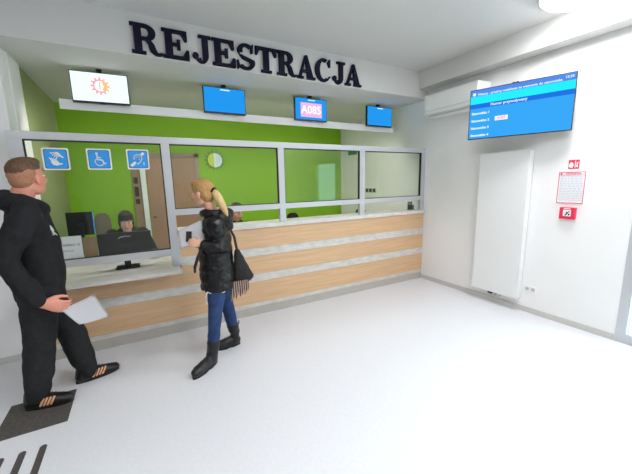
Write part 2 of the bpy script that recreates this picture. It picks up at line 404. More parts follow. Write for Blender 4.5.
# ------------------------------------------------------------------ big lettering on the bulkhead
YL = YC - 0.0005
def letter(ch, x0, x1, label, z0=2.848, h=0.262):
    bm = bmesh.new(); w = x1 - x0; H = h; s = .066; e = .026   # stem width, serif thickness
    if w < .24: s = .058
    f = facing((x0, YL, z0), (1, 0, 0), (0, 0, 1)); D = .03
    cnt = [0]
    def P(pts):
        cnt[0] += 1; prism(bm, pts, D + .0004 * cnt[0], f)
    def R(a, b, c, d): P([(a, c), (b, c), (b, d), (a, d)])
    def curve(ctr, ro, ri, a0, a1, n=16):
        i_, o_ = [], []
        for k in range(n + 1):
            a = math.radians(a0 + (a1 - a0) * k / n)
            i_.append((ctr[0] + ri[0] * math.cos(a), ctr[1] + ri[1] * math.sin(a)))
            o_.append((ctr[0] + ro[0] * math.cos(a), ctr[1] + ro[1] * math.sin(a)))
        ring_band(bm, i_, o_, D - .0004, f)
    st = .026
    if ch in 'RE':
        R(st, st + s, 0, H)
        R(0, st + s + .03, 0, e); R(0, st + s + .02, H - e, H)
    if ch == 'E':
        R(st, w - .02, 0, .030); R(st, w - .03, H - .030, H)
        R(st, w - .085, H / 2 - .014, H / 2 + .014)
        P([(w - .045, 0), (w, 0), (w, .085), (w - .022, .095), (w - .062, .03)])
        P([(w - .05, H), (w - .012, H), (w - .012, H - .09), (w - .036, H - .09), (w - .066, H - .03)])
        R(w - .108, w - .078, H / 2 - .045, H / 2 + .045)
    if ch == 'R':
        my = H * .47
        R(st, w * .5, H - .028, H); R(st, w * .5, my, my + .028)
        c = (w * .47, (H + my) / 2); ry = (H - my) / 2
        curve(c, (w * .34, ry), (w * .34 - s * .95, ry - .028), 92, -92)
        P([(w * .42, my + .015), (w * .58, my + .02), (w * .74, my - .03), (w * .80, .045), (w * .84, .022), (w, .03), (w, .01), (w * .9, 0), (w * .76, 0), (w * .60, .03), (w * .54, my - .03)])
    if ch == 'J':
        sx = w - .03 - s
        R(sx, sx + s, .07, H); R(sx - .035, w, H - e, H)
        c = (sx - .018 + s * .25, .072)
        curve((sx + s - .068, .075), (.068, .08), (.068 - s, .058), 0, -150)
        disc(bm, f, (sx + s - .128, .062), .03, 16, D - .0008)
    if ch == 'S':
        c1 = (w * .5, H * .73); c2 = (w * .5, H * .28)
        curve(c1, (w * .46, H * .275), (w * .46 - .055, H * .275 - .03), 35, 200, 18)
        curve(c2, (w * .5, H * .285), (w * .5 - .055, H * .285 - .03), -150, 25, 18)
        P([(.012, H * .68), (w * .18, H * .57), (w * .62, H * .47), (w - .015, H * .40), (w - .005, H * .30), (w - .055, H * .24), (w * .68, H * .32), (w * .3, H * .41), (.03, H * .54)][::-1])
        P([(w * .5 + .055, H * .66), (w * .5 + .075, H * .66), (w - .015, H), (w - .03, H), (w * .5 + .055, H * .86)])
        P([(.0, 0), (.016, 0), (w * .5 - .07, H * .14), (w * .5 - .085, H * .34), (0, H * .34)])
    if ch == 'T':
        R(w / 2 - s / 2, w / 2 + s / 2, 0, H); R(w / 2 - .062, w / 2 + .062, 0, e)
        R(0, w, H - .030, H)
        P([(0, H), (0, H - .085), (.020, H - .09), (.055, H - .02), (.055, H)])
        P([(w, H), (w - .055, H), (w - .055, H - .02), (w - .020, H - .09), (w, H - .085)])
    if ch == 'A':
        P([(w * .44, H), (w * .56, H), (w * .885, e), (w * .885 - s * 1.25, e)][::-1])
        P([(w * .44, H), (w * .53, H), (w * .2 + .008, e), (w * .2 - .028, e)][::-1])
        R(w * .26, w * .66, .072, .100)
        R(0, w * .34, 0, e); R(w * .54, w, 0, e)
    if ch == 'C':
        curve((w * .53, H / 2), (w * .53, H / 2 + .004), (w * .53 - s * 1.05, H / 2 - .028), 62, 305, 26)
        P([(w * .78, H * .86), (w * .9, H * .66), (w * .97, H * .66), (w * .97, H), (w * .9, H)])
        P([(w * .78, H * .16), (w * .80, H * .06), (w * .98, H * .24), (w * .93, H * .27)])
    o = obj('wall_letter', bm, M['navy'])
    return tag(o, label, 'letter', 'letters of the REJESTRACJA sign')
lt = [('R', .092, .356, 'first navy letter R, at the left end of the REJESTRACJA sign'),
      ('E', .358, .598, 'navy letter E right after the first letter R on the bulkhead sign'),
      ('J', .606, .818, 'navy letter J between the two letters E of the sign'),
      ('E', .826, 1.066, 'navy letter E just before the letter S of the sign'),
      ('S', 1.084, 1.284, 'navy letter S, the only S of the REJESTRACJA sign'),
      ('T', 1.292, 1.540, 'navy letter T, the only T of the REJESTRACJA sign'),
      ('R', 1.546, 1.796, 'navy letter R just after the letter T of the sign'),
      ('A', 1.802, 2.044, 'navy letter A just before the letter C of the sign'),
      ('C', 2.048, 2.266, 'navy letter C, the only C of the REJESTRACJA sign'),
      ('J', 2.272, 2.482, 'navy letter J just after the letter C of the sign'),
      ('A', 2.486, 2.742, 'last navy letter A, at the right end of the sign')]
for a in lt: letter(*a)

# ------------------------------------------------------------------ rail and hung screens
rl = thing('mounting_rail', (1.6, 4.27, 2.46), 'long white horizontal rail behind the four hanging screens', 'rail')
obj('front_board', B(-0.60, XR - 0.13, 4.255, 4.275, 2.415, 2.512), M['white'], rl, bev=0.002)
for x in (-.3, 1.1, 2.5, 3.7):
    obj('wall_bracket', B(x - .02, x + .02, 4.3, 4.33, 2.50, ZB), M['white'], rl)
obj('back_tray', B(-0.60, XR - 0.13, 4.275, 4.345, 2.486, 2.500), M['white'], rl)
obj('led_strip', B(-0.55, 3.30, 4.285, 4.335, 2.478, 2.486), M['led'], rl)  # hidden glowing strip added behind the rail to brighten the green wall

def gear(bm, f, r0, r1, n=12, d=.0008, a0=0., a1=360., ri=0.0):
    for k in range(n):
        a = math.radians(k * 360 / n); w = PI / n * .62
        if not (a0 <= math.degrees(a) <= a1): continue
        prism(bm, [(r0 * .96 * math.cos(a - w), r0 * .96 * math.sin(a - w)), (r1 * math.cos(a - w * .45), r1 * math.sin(a - w * .45)), (r1 * math.cos(a + w * .45), r1 * math.sin(a + w * .45)), (r0 * .96 * math.cos(a + w), r0 * .96 * math.sin(a + w))], d, f)
    seg = 32
    i_ = arc((0, 0), ri, a0, a1, seg); o_ = arc((0, 0), r0, a0, a1, seg)
    ring_band(bm, i_, o_, d, f)

def hung_screen(x, label, glowm, kind, w=.515, h=.305, yaw=0.0):
    y = 4.20; z = 2.635
    t = thing('hanging_screen', (x, y, z - h / 2), label, 'screen', 'screens hung above the counter')
    Rm = Matrix.Translation((x, y, z)) @ Matrix.Rotation(yaw, 4, 'Z')
    obj('casing', B(-w / 2, w / 2, -.012, .028, -h / 2, h / 2, mtx=Rm), M['black'], t, bev=.003)
    f = Rm @ facing((0, -.0125, 0), (1, 0, 0), (0, 0, 1))
    bm = bmesh.new(); prism(bm, [(-w / 2 + .008, -h / 2 + .017), (w / 2 - .008, -h / 2 + .017), (w / 2 - .008, h / 2 - .008), (-w / 2 + .008, h / 2 - .008)], .001, f)
    sc = obj('display', bm, glowm, t)
    bm = bmesh.new(); box(bm, x - .02, x + .02, y + .028, y + .05, z - .05, ZB - .03); box(bm, x - .024, x + .024, y + .015, y + .065, ZB - .03, ZB)
    box(bm, x - .02, x + .02, y + .05, 4.2545, 2.486, 2.509)
    obj('ceiling_mount', bm, M['black'], t)
    g = f @ Matrix.Translation((0, .004, .0015))
    if kind == 'gear':
        bm = bmesh.new(); gear(bm, g @ Matrix.Translation((0.0, .015, 0)), .066, .088, 12, .0006, 60, 300, .052); obj('gear_emblem', bm, M['gearpink'], sc)
        bm = bmesh.new(); gear(bm, g @ Matrix.Translation((0.0, .015, 0)) @ Matrix.Rotation(PI, 4, 'Z'), .066, .088, 12, .0006, 120, 240, .03); obj('gear_emblem', bm, M['gearorange'], sc)
        bm = bmesh.new(); flat(bm, g @ Matrix.Translation((0, .015, 0.0002)), [(-.004, -.03), (-.004, .034)], .006); obj('emblem_stroke', bm, M['gearorange'], sc)
    else:
        bm = bmesh.new(); flat(bm, g, [(-.05, h / 2 - .032), (.06, h / 2 - .032)], .006); obj('title_text', bm, M['screentext'], sc)
    if kind == 'ticket':
        bm = bmesh.new(); prism(bm, [(-.17, -.108), (.17, -.108), (.17, .085), (-.17, .085)], .0006, g); obj('ticket_box', bm, M['screenpink'], sc)
        text('ticket_text', 'A085', .15, M['screenmauve'], sc, g @ Matrix.Translation((0, -.012, .001)), .0006, 'CENTER', .004)
    return t
hung_screen(-0.222, 'hanging screen showing a pink and orange gear on white', M['screenwhite'], 'gear', yaw=-.06)
hung_screen(1.070, 'hanging screen with plain blue picture, under the letters ES', M['screenblue'], 'plain')
hung_screen(2.288, 'hanging blue screen showing the ticket number A085 on pink', M['screenblue'], 'ticket')
hung_screen(3.545, 'hanging plain blue screen nearest the right wall', M['screenblue'], 'plain')

# ------------------------------------------------------------------ right wall: TV, air conditioner, radiator, notices
tvp = [V((3.585, 2.60)), V((3.90, 1.657))]
d = (tvp[1] - tvp[0]); W = d.length; mid = (tvp[0] + tvp[1]) / 2
right = V((d.x, d.y, 0)).normalized(); H = .562
tv = thing('wall_television', (mid.x, mid.y, 2.09), 'large blue television angled out from the right wall', 'television')
up = (V((0, 0, 1)) + V((-.0, 0, 0))).normalized()
f = facing((mid.x, mid.y, 2.37), right, up)
def fbox(x0, x1, y0, y1, z0, z1):
    return B(x0, x1, y0, y1, z0, z1, mtx=f)
obj('casing', fbox(-W / 2, W / 2, -H / 2, H / 2, -.035, 0), M['black'], tv, bev=.003)
def rect(x0, x1, y0, y1, lev):
    bm = bmesh.new(); prism(bm, [(x0, y0), (x1, y0), (x1, y1), (x0, y1)], .0006, f, .0005 + .0007 * lev); return bm
a, b = W / 2 - .008, H / 2 - .008
sc = obj('display', rect(-a, a, -b, b, 0), M['screenblue2'], tv)
obj('title_band', rect(-a, a, b - .075, b, 1), M['screenperi'], sc)
obj('cyan_band', rect(-a, a, b - .155, b - .070, 2), M['screencyan'], sc)
obj('heading_band', rect(-a, a, b - .205, b - .155, 2), M['screenroyal'], sc)
def tt(s, x, y, size, al='LEFT', nm='text_line', m='screentext', bold=0.001):
    return text(nm, s, size, M[m], sc, f @ Matrix.Translation((x, y, .0032)), .0005, al, bold)
bm = bmesh.new(); disc(bm, f @ Matrix.Translation((0, 0, .0032)), (-a + .04, b - .045), .018); obj('clock_mark', bm, M['screentext'], sc)
tt('Witamy - prosimy oczekiwac na wezwanie do stanowiska', -a + .075, b - .052, .034, bold=.0008)
tt('12:30', a - .088, b - .034, .032)
tt('Numer przywolywany', -.27, b - .180, .040)
for k in range(4):
    tt('Stanowisko %d' % (k + 1), -a + .022, b - .262 - .083 * k, .036, bold=.0015)
obj('ticket_pill', rect(-.215, -.085, b - .365, b - .318, 2), M['screenmauve'], sc)
tt('A085', -.15, b - .342, .042, 'CENTER', m='screenpink', bold=.002)
bm = bmesh.new()
c = V((mid.x, mid.y, 2.40))
out = right.cross(V((0, 0, 1)))
tube(bm, [c - out * .035, c - out * .12 + right * .05, V((XR - .02, mid.y + .05, 2.40))], [.018] * 3, n=8)
box(bm, XR - .025, XR, mid.y - .06, mid.y + .16, 2.30, 2.50)
obj('wall_bracket', bm, M['darkgrey'], tv)
bm = bmesh.new(); tube(bm, [f @ V((-.07, H / 2 - .01, -.028)), f @ V((-.065, H / 2 + .012, -.028)), f @ V((-.04, H / 2 + .004, -.028)), f @ V((-.02, H / 2 + .012, -.028)), f @ V((0, H / 2 - .01, -.028))], [.006] * 5, n=6)
obj('cable_stub', bm, M['black'], tv, True)

ac = thing('air_conditioner', (3.9, 3.06, 2.52), 'white wall-mounted air conditioner in the corner above the counter', 'air conditioner')
bm = bmesh.new(); m = Matrix(((0, 0, 1, 0), (1, 0, 0, 0), (0, 1, 0, 0), (0, 0, 0, 1)))  # local x->Y, y->Z, z->X
prof = [(XR, 2.52), (3.82, 2.52), (3.785, 2.545), (3.775, 2.60), (3.775, 2.80), (3.79, 2.815), (XR, 2.82)]
mm = Matrix(((1, 0, 0, 0), (0, 0, 1, 0), (0, 1, 0, 0), (0, 0, 0, 1)))
prism(bm, prof, .83, mm, 2.65); obj('body', bm, M['whitemetal'], ac, bev=.004)
obj('louvre', B(3.79, 3.83, 2.72, 3.42, 2.514, 2.522), M['greyplastic'], ac)
obj('seam_line', B(3.772, 3.776, 2.66, 3.47, 2.588, 2.592), M['greyplastic'], ac)

rd = thing('radiator', (3.98, 2.345, 0.15), 'tall flat white panel radiator on the right wall', 'radiator')
obj('front_panel', B(3.925, 3.945, 2.042, 2.646, .155, 1.935), M['whitemetal'], rd, bev=.004)
obj('side_casing', B(3.945, 4.018, 2.048, 2.64, .162, 1.928), M['whitemetal'], rd, bev=.004)
obj('wall_fixing', B(4.018, XR - .0005, 2.2, 2.5, 1.6, 1.7), M['whitemetal'], rd)
for y in (2.36, 2.30):
    bm = bmesh.new(); tube(bm, [(3.975, y, .165), (3.975, y, .12), (3.985, y, .11), (XR - .001, y, .11)], [.012, .012, .010, .009], n=10); obj('supply_pipe', bm, M['chrome'], rd, True)
bm = bmesh.new(); cyl(bm, (3.965, 2.43, .135), (3.965, 2.38, .135), .018); obj('valve_cap', bm, M['black'], rd, True)

sk = thing('wall_socket', (XR, 1.95, .255), 'white double socket low on the wall beside the radiator', 'socket')
obj('cover', B(XR - .012, XR, 1.885, 2.015, .262, .335), M['white'], sk, bev=.003)
for y in (1.918, 1.982):
    bm = bmesh.new(); cyl(bm, (XR - .014, y, .298), (XR - .0115, y, .298), .022); obj('insert', bm, M['greyplastic'], sk)
    bm = bmesh.new(); box(bm, XR - .0148, XR - .0138, y - .011, y - .007, .295, .301); box(bm, XR - .0148, XR - .0138, y + .007, y + .011, .295, .301); obj('pin_hole', bm, M['darkgrey'], sk)

WR = ((0, -1, 0), (0, 0, 1))  # right wall: viewer's right is -Y
fs = thing('fire_sign', (XR, 1.655, 1.70), 'small red fire sign with white symbols above the framed notice', 'sign')
f = facing((XR, 1.655, 1.752), *WR)
bm = bmesh.new(); prism(bm, [(-.048, -.046), (.048, -.046), (.048, .046), (-.048, .046)], .003, f); obj('plate', bm, M['red'], fs)
bm = bmesh.new(); g = f @ Matrix.Translation((0, 0, .0031))
prism(bm, [(-.04, -.03), (-.008, -.036), (-.002, .0), (-.012, .02), (-.03, .022), (-.042, 0)], .0008, g)
prism(bm, [(.008, -.036), (.016, -.036), (.016, .036), (.008, .036)], .0008, g); prism(bm, [(.022, -.03), (.04, -.03), (.034, .0), (.042, .03), (.024, .012)], .0008, g)
obj('symbol', bm, M['signwhite'], fs)

nt_ = thing('framed_notice', (XR, 1.658, 1.345), 'white printed notice in a thin red frame on the right wall', 'notice')
f = facing((XR, 1.659, 1.51), *WR)
w2, h2 = .120, .165
bm = bmesh.new(); prism(bm, [(-w2, -h2), (w2, -h2), (w2, h2), (-w2, h2)], .004, f); obj('sheet', bm, M['paper'], nt_)
bm = bmesh.new()
for x0, x1, y0, y1 in ((-w2, w2, h2 - .006, h2), (-w2, w2, -h2, -h2 + .006), (-w2, -w2 + .006, -h2, h2), (w2 - .006, w2, -h2, h2), (-w2, w2, h2 - .036, h2 - .033)):
    prism(bm, [(x0, y0), (x1, y0), (x1, y1), (x0, y1)], .002, f, .004)
obj('red_frame', bm, M['red'], nt_)
text('heading', 'INSTRUKCJA', .024, M['red'], nt_, f @ Matrix.Translation((.01, h2 - .02, .0052)), .0006, 'CENTER', .0004)
bm = bmesh.new(); g = f @ Matrix.Translation((0, 0, .0045)); random.seed(3)
for k in range(15):
    y = h2 - .05 - k * .0175; x = -w2 + .018
    while x < w2 - .03:
        L = random.uniform(.012, .035); flat(bm, g, [(x, y), (min(x + L, w2 - .015), y)], .0022); x += L + .009
obj('printed_lines', bm, M['inkpale'], nt_)
bm = bmesh.new(); disc(bm, g, (-w2 + .022, h2 - .02), .010); obj('mark', bm, M['red'], nt_)

cb = thing('fire_call_box', (XR, 1.65, 1.17), 'red fire alarm call box on the wall below the framed notice', 'alarm')
obj('housing', B(XR - .045, XR, 1.58, 1.722, 1.178, 1.302), M['red'], cb, bev=.006)
f = facing((XR - .0455, 1.651, 1.242), *WR)
bm = bmesh.new(); prism(bm, [(-.035, -.032), (.037, -.032), (.037, .034), (-.035, .034)], .0012, f); obj('white_window', bm, M['signwhite'], cb)
bm = bmesh.new(); g = f @ Matrix.Translation((0, 0, .0013)); flat(bm, g, [(-.012, -.022), (.004, .0), (-.004, .012)], .006); flat(bm, g, [(.004, 0), (.024, .02)], .004); disc(bm, g, (.02, -.014), .009)
obj('symbol', bm, M['black'], cb)
bm = bmesh.new(); flat(bm, f, [(-.03, .047), (.028, .047)], .004); obj('caption', bm, M['signwhite'], cb)

# ------------------------------------------------------------------ ceiling lamps
def lamp(x, y, label, side=.03):
    t = thing('ceiling_lamp', (x, y, ZC - .09), label, 'lamp', 'round ceiling lamps')
    bm = bmesh.new(); cyl(bm, (x, y, ZC), (x, y, ZC - .085 + side), .30, n=40); obj('housing', bm, M['white'], t, True)
    bm = bmesh.new(); cyl(bm, (x, y, ZC - .085 + side), (x, y, ZC - .086), .285, .25, n=40); obj('diffuser', bm, M['lamp'], t)
lamp(3.42, 1.50, 'round bright ceiling lamp beside the right-hand bulkhead')
for x, y, l in ((-1.5, 0.4, 'round ceiling lamp over the left part of the hall'), (3.42, -1.4, 'round ceiling lamp near the glazed door'), (1.3, -0.9, 'round ceiling lamp behind the camera in mid hall'), (1.3, 1.1, 'round ceiling lamp over the middle of the hall floor')):
    lamp(x, y, l, .004)  # lamps out of view, added to spread more light over the hall

# ------------------------------------------------------------------ floor markings
tag(obj('tactile_mat', B(-0.99, -0.59, 2.60, 3.005, .0, .004), M['mat']), 'dark square tactile mat under the man', 'mat')
def strip(x, label):
    bm = bmesh.new()
    pts = arc((0, 0), .0185, 0, 180, 8) + [(-.0185, -1.35), (.0185, -1.35)]
    prism(bm, pts, .004, Matrix.Translation((x, 2.395, 0)))
    tag(obj('tactile_strip', bm, M['tactile']), label, 'floor strip', 'tactile guide strips on the floor')
strip(-.683, 'rightmost dark guide strip on the floor leading to the mat')
strip(-.785, 'dark guide strip second from the right in the floor row')
strip(-.888, 'dark guide strip just left of the two in full view')

# ------------------------------------------------------------------ booth interior
d2 = struct(obj('door_2', B(.165, .93, YB - .035, YB - .002, 0, 2.075), M['doorwood']))
bm = bmesh.new(); box(bm, .93, 1.0, YB - .05, YB, 0, 2.15); box(bm, .09, 1.0, YB - .05, YB, 2.08, 2.15); obj('door_frame', bm, M['doorframe'], d2)
obj('door_jamb', B(.075, .15, YB - .06, YB, 0, 2.15), M['whitemetal'], d2)
bm = bmesh.new(); cyl(bm, (.215, YB - .035, 1.09), (.215, YB - .075, 1.09), .014); cyl(bm, (.215, YB - .075, 1.09), (.26, YB - .075, 1.09), .009); obj('door_handle', bm, M['darkgrey'], d2, True)
kb = thing('tag_sign_board', (0.0, YB, .9), 'narrow brown board with dark tags beside the back door', 'board')  # plain wall board hung with dark tags, not a sign
obj('backing', B(-.05, .065, YB - .03, YB, .85, 2.12), M['board'], kb)
for z, h in ((1.70, .10), (1.52, .16), (1.36, .08)): obj('tag', B(-.03, .03, YB - .04, YB - .03, z - h / 2, z + h / 2), M['black'], kb)

gp = thing('gear_sign', (1.29, YB, 1.9), 'gear-shaped sign with pale disc on the green wall', 'sign')
f = facing((1.29, YB, 2.04), (1, 0, 0), (0, 0, 1))
bm = bmesh.new(); gear(bm, f, .140, .185, 14, .012, 0, 360, 0.0); obj('gear_plate', bm, M['geargreen'], gp)
bm = bmesh.new(); prism(bm, arc((0, 0), .126, 100, 260, 20), .012, f, .012); obj('yellow_half', bm, M['gearyellow'], gp)
bm = bmesh.new(); prism(bm, arc((0, 0), .126, -80, 80, 20), .012, f, .012); obj('blue_half', bm, M['gearwhite'], gp)
bm = bmesh.new(); prism(bm, arc((0, 0), .126, 80, 100, 4) + arc((0, 0), .126, 260, 280, 4), .012, f, .0118); obj('white_band', bm, M['gearpale'], gp)

def monitor(x, y, w, h, zb, label, face=1, name='desk_monitor'):
    """zb: bottom of the panel; face=+1 the display looks away from the hall."""
    t = thing(name, (x, y, .742), label, 'monitor')
    obj('casing', B(x - w / 2, x + w / 2, y - .02, y + .02, zb, zb + h), M['black'], t, bev=.004)
    obj('display', B(x - w / 2 + .01, x + w / 2 - .01, y + face * .0205 - .0004, y + face * .0205 + .0004, zb + .02, zb + h - .01), M['screenroyal'], t)
    bm = bmesh.new(); box(bm, x - .03, x + .03, y - .045, y - .02, .76, zb + h * .5); obj('stand', bm, M['black'], t)
    return t
m1 = monitor(-.16, 3.88, .49, .285, .855, 'black monitor seen from behind at the low window')
obj('stand_foot', B(-.27, -.05, 3.80, 3.98, .759, .772), M['black'], m1, bev=.003)
obj('label_sticker', B(-.345, -.295, 3.8585, 3.8598, .875, .895), M['white'], m1)
bm = bmesh.new(); f = facing((-.16, 3.8598, 1.09), (1, 0, 0), (0, 0, 1)); flat(bm, f, [(-.06, -.01), (-.03, .012), (-.02, .0), (.0, .014), (.03, .004), (.05, .012)], .003); obj('maker_mark', bm, M['greyplastic'], m1)
tag(obj('glass_board', B(-.500, -.388, YC + .0345, YC + .0385, .950, 1.146), M['board']), 'small brown board fixed inside the low window beside the notice', 'board')
nh = thing('window_notice', (-.655, YC + .035, .95), 'white paper notice fixed inside the low window', 'notice')
f = facing((-.652, YC + .0370, 1.060), (1, 0, 0), (0, 0, 1))
bm = bmesh.new(); prism(bm, [(-.147, -.108), (.147, -.108), (.147, .108), (-.147, .108)], .002, f); obj('sheet', bm, M['paper'], nh)
text('notice_text', 'STANOWISKO 13', .028, M['ink'], nh, f @ Matrix.Translation((.02, .025, .0022)), .0004, 'CENTER', .0008)
text('notice_text', 'UWAGA', .024, M['ink'], nh, f @ Matrix.Translation((.03, -.03, .0022)), .0004, 'CENTER')
bd = thing('back_desk', (-.5, 5.2, 0), 'pale staff desk at the back of the booth', 'desk')
obj('top', B(-.88, -.1, 4.9, 5.4, .715, .74), M['worktop'], bd)
for x in (-.86, -.16):
    for y in (4.93, 5.33): obj('leg', B(x, x + .04, y, y + .04, 0, .715), M['darkgrey'], bd)
m2 = monitor(-.68, 5.05, .28, .30, 1.00, 'black monitor on the back desk left of the clerk', face=1)
obj('stand_foot', B(-.78, -.58, 4.98, 5.12, .7415, .755), M['black'], m2)
obj('lit_edge', B(-.5385, -.536, 5.03, 5.07, 1.01, 1.30), M['screenblue'], m2)

def office_chair(x, y, ang, zt, label, upm, w=.22, group='office chairs inside the booth'):
    t = thing('office_chair', (x, y, 0), label, 'chair', group)
    Rz = Matrix.Translation((x, y, 0)) @ Matrix.Rotation(ang, 4, 'Z')   # local -Y = front
    bm = bmesh.new(); box(bm, -.23, .23, -.23, .22, .43, .50, mtx=Rz); obj('seat', bm, upm, t, bev=.02)
    bm = bmesh.new()
    pts = [(-w, .62), (w, .62), (w, zt - .10), (w * .8, zt - .03), (w * .4, zt), (-w * .4, zt), (-w * .8, zt - .03), (-w, zt - .10)]
    prism(bm, pts, .05, Rz @ Matrix(((1, 0, 0, 0), (0, 0, 1, .235), (0, 1, 0, 0), (0, 0, 0, 1)))); obj('backrest', bm, upm, t, bev=.012)
    obj('back_support', B(-.03, .03, .2, .235, .42, .75, mtx=Rz), M['black'], t)
    bm = bmesh.new(); cyl(bm, Rz @ V((0, 0, .06)), Rz @ V((0, 0, .43)), .025); obj('gas_column', bm, M['black'], t)
    for k in range(5):
        a = 2 * PI * k / 5 + .3; e = Rz @ V((.26 * math.cos(a), .26 * math.sin(a), .06))
        bm = bmesh.new(); tube(bm, [Rz @ V((0, 0, .09)), e], [.022, .016], n=8); l = obj('leg', bm, M['black'], t)
        bm = bmesh.new(); cyl(bm, e + V((-.012, 0, -.033)), e + V((.012, 0, -.033)), .027, n=14); obj('castor', bm, M['black'], l)
    return t
office_chair(-.47, 5.72, PI, 1.24, 'brown-grey office chair behind the back desk', M['chairbrown'], .10)
office_chair(2.02, 4.62, PI, 1.17, 'dark office chair behind the third pane', M['black'], .10)
office_chair(3.30, 4.62, PI, 1.165, 'dark office chair behind the last pane, near the right wall', M['black'], .10)
ws = thing('wall_outlet_row', (XR, 4.99, 1.4), 'row of dark outlets on the booth wall behind the last pane', 'socket')
obj('cover', B(XR - .01, XR, 4.83, 5.16, 1.39, 1.475), M['greyplastic'], ws)
for y in (4.885, 4.995, 5.105): obj('insert', B(XR - .014, XR - .01, y - .036, y + .036, 1.40, 1.465), M['darkgrey'], ws)
tag(obj('exit_sign', B(XR - .015, XR, 5.45, 5.75, 2.16, 2.28), M['geargreen']), 'small green sign high on the booth wall', 'sign')
tag(obj('wall_switch', B(XR - .012, XR, 5.48, 5.56, 1.80, 1.88), M['white']), 'small white switch on the booth wall below the green sign', 'switch')
bh = thing('brochure_holder', (3.9, 3.78, 1.142), 'small grey acrylic holder at the right end of the countertop', 'holder')
obj('back_plate', B(3.83, 3.93, 3.80, 3.806, 1.1425, 1.275), M['acrylic'], bh)
obj('front_pocket', B(3.83, 3.93, 3.76, 3.80, 1.1425, 1.22), M['acrylic'], bh)

# ------------------------------------------------------------------ people
def head_prims(bm, H, s=1.0, female=False):
    """H: matrix, local +Y = face, +X = the person's right, +Z = up."""
    S = H @ Matrix.Scale(s, 4)
    ellipsoid(bm, (0, -.012, .030), (.076, .097, .090), S)
    ellipsoid(bm, (0, .030, -.030), (.060, .064, .082), S)
    ellipsoid(bm, (0, .042, -.082), (.042 if not female else .034, .042, .034), S)
    for k in (-1, 1):
        ellipsoid(bm, (.045 * k, -.002, -.055), (.022, .048, .045), S)      # jaw angle
        ellipsoid(bm, (.034 * k, .066, -.022), (.026, .024, .022), S)       # cheek
        ellipsoid(bm, (.078 * k, -.012, -.012), (.010, .020, .031), S)      # ear
        ellipsoid(bm, (.030 * k, .083, .024), (.026, .012, .008), S)        # brow
        ellipsoid(bm, (.010 * k, .102, -.034), (.009, .010, .008), S)       # nostril
    tube(bm, [S @ V((0, .086, .018)), S @ V((0, .102, -.008)), S @ V((0, .113, -.030))], [.008 * s, .010 * s, .012 * s], n=10)
    ellipsoid(bm, (0, .085, -.058), (.024, .013, .007), S); ellipsoid(bm, (0, .084, -.068), (.020, .013, .007), S)

def face_parts(parent, H, s, browm):
    S = H @ Matrix.Scale(s, 4)
    for k in (-1, 1):
        bm = bmesh.new(); ellipsoid(bm, (.031 * k, .080, .004), (.0135, .0115, .0065), S, 12, 8); e = obj('eye', bm, M['eyewhite'], parent, True)
        bm = bmesh.new(); ellipsoid(bm, (.031 * k, .0895, .004), (.006, .0032, .006), S, 10, 6); obj('iris', bm, M['iris'], e, True)
        bm = bmesh.new(); tube(bm, [S @ V((.014 * k, .096, .024)), S @ V((.032 * k, .095, .029)), S @ V((.048 * k, .082, .024))], [.004 * s] * 3, n=8); obj('eyebrow', bm, browm, parent, True)
    bm = bmesh.new(); ellipsoid(bm, (0, .0915, -.063), (.020, .008, .007), S, 12, 8); obj('lips', bm, M['lip'], parent, True)

def hand_prims(bm, wrist, along, thumb, back, curl=25, s=1.0, tcurl=0.0):
    y = V(along).normalized(); x = V(thumb); x = (x - y * x.dot(y)).normalized(); z = V(back); z = (z - y * z.dot(y) - x * z.dot(x)).normalized()
    Q = Matrix((x, y, z)).transposed().to_4x4(); Q.translation = V(wrist); Q = Q @ Matrix.Scale(s, 4)
    T = lambda *p: Q @ V(p)
    tube(bm, [T(0, -.02, 0), T(0, .02, 0), T(0, .055, 0), T(0, .085, -.002)], [(.018 * s, .028 * s), (.018 * s, .032 * s), (.016 * s, .041 * s), (.013 * s, .041 * s)], n=14, up=z)
    for fx, L, rr in ((.031, .072, .0088), (.0105, .080, .0092), (-.0105, .074, .0088), (-.030, .058, .0078)):
        pts = [T(fx * .8, .06, 0), T(fx, .088, 0)]; a = 0; p = V((fx, .088, 0)); sp = fx * .12
        for seg, kx in ((.45, .7), (.32, 1.0), (.23, .8)):
            a += math.radians(curl) * kx
            p = p + V((sp * seg, L * seg * math.cos(a), -L * seg * math.sin(a))); pts.append(Q @ p)
        tube(bm, pts, [rr * s * 1.05, rr * s, rr * s * .98, rr * s * .92, rr * s * .82], n=10)
    tube(bm, [T(.018, .012, -.004), T(.044, .040, -.012), T(.056, .068, -.020 - tcurl), T(.058, .092, -.026 - tcurl * 2)], [.015 * s, .0125 * s, .0108 * s, .009 * s], n=10)
    return Q

def basis(f, up=(0, 0, 1), loc=(0, 0, 0)):
    f = V(f).normalized(); u = V(up); u = (u - f * u.dot(f)).normalized(); r = f.cross(u)
    m = Matrix((r, f, u)).transposed().to_4x4(); m.translation = V(loc); return m

def folds(amp, sc=14, seed=0.0, stretch=(1, 1, 1)):
    def w(co):
        p = V((co.x * stretch[0], co.y * stretch[1], co.z * stretch[2])) * sc + V((seed, seed, seed))
        return amp * (noise.noise(p) + .5 * noise.noise(p * 2.1))
    return w

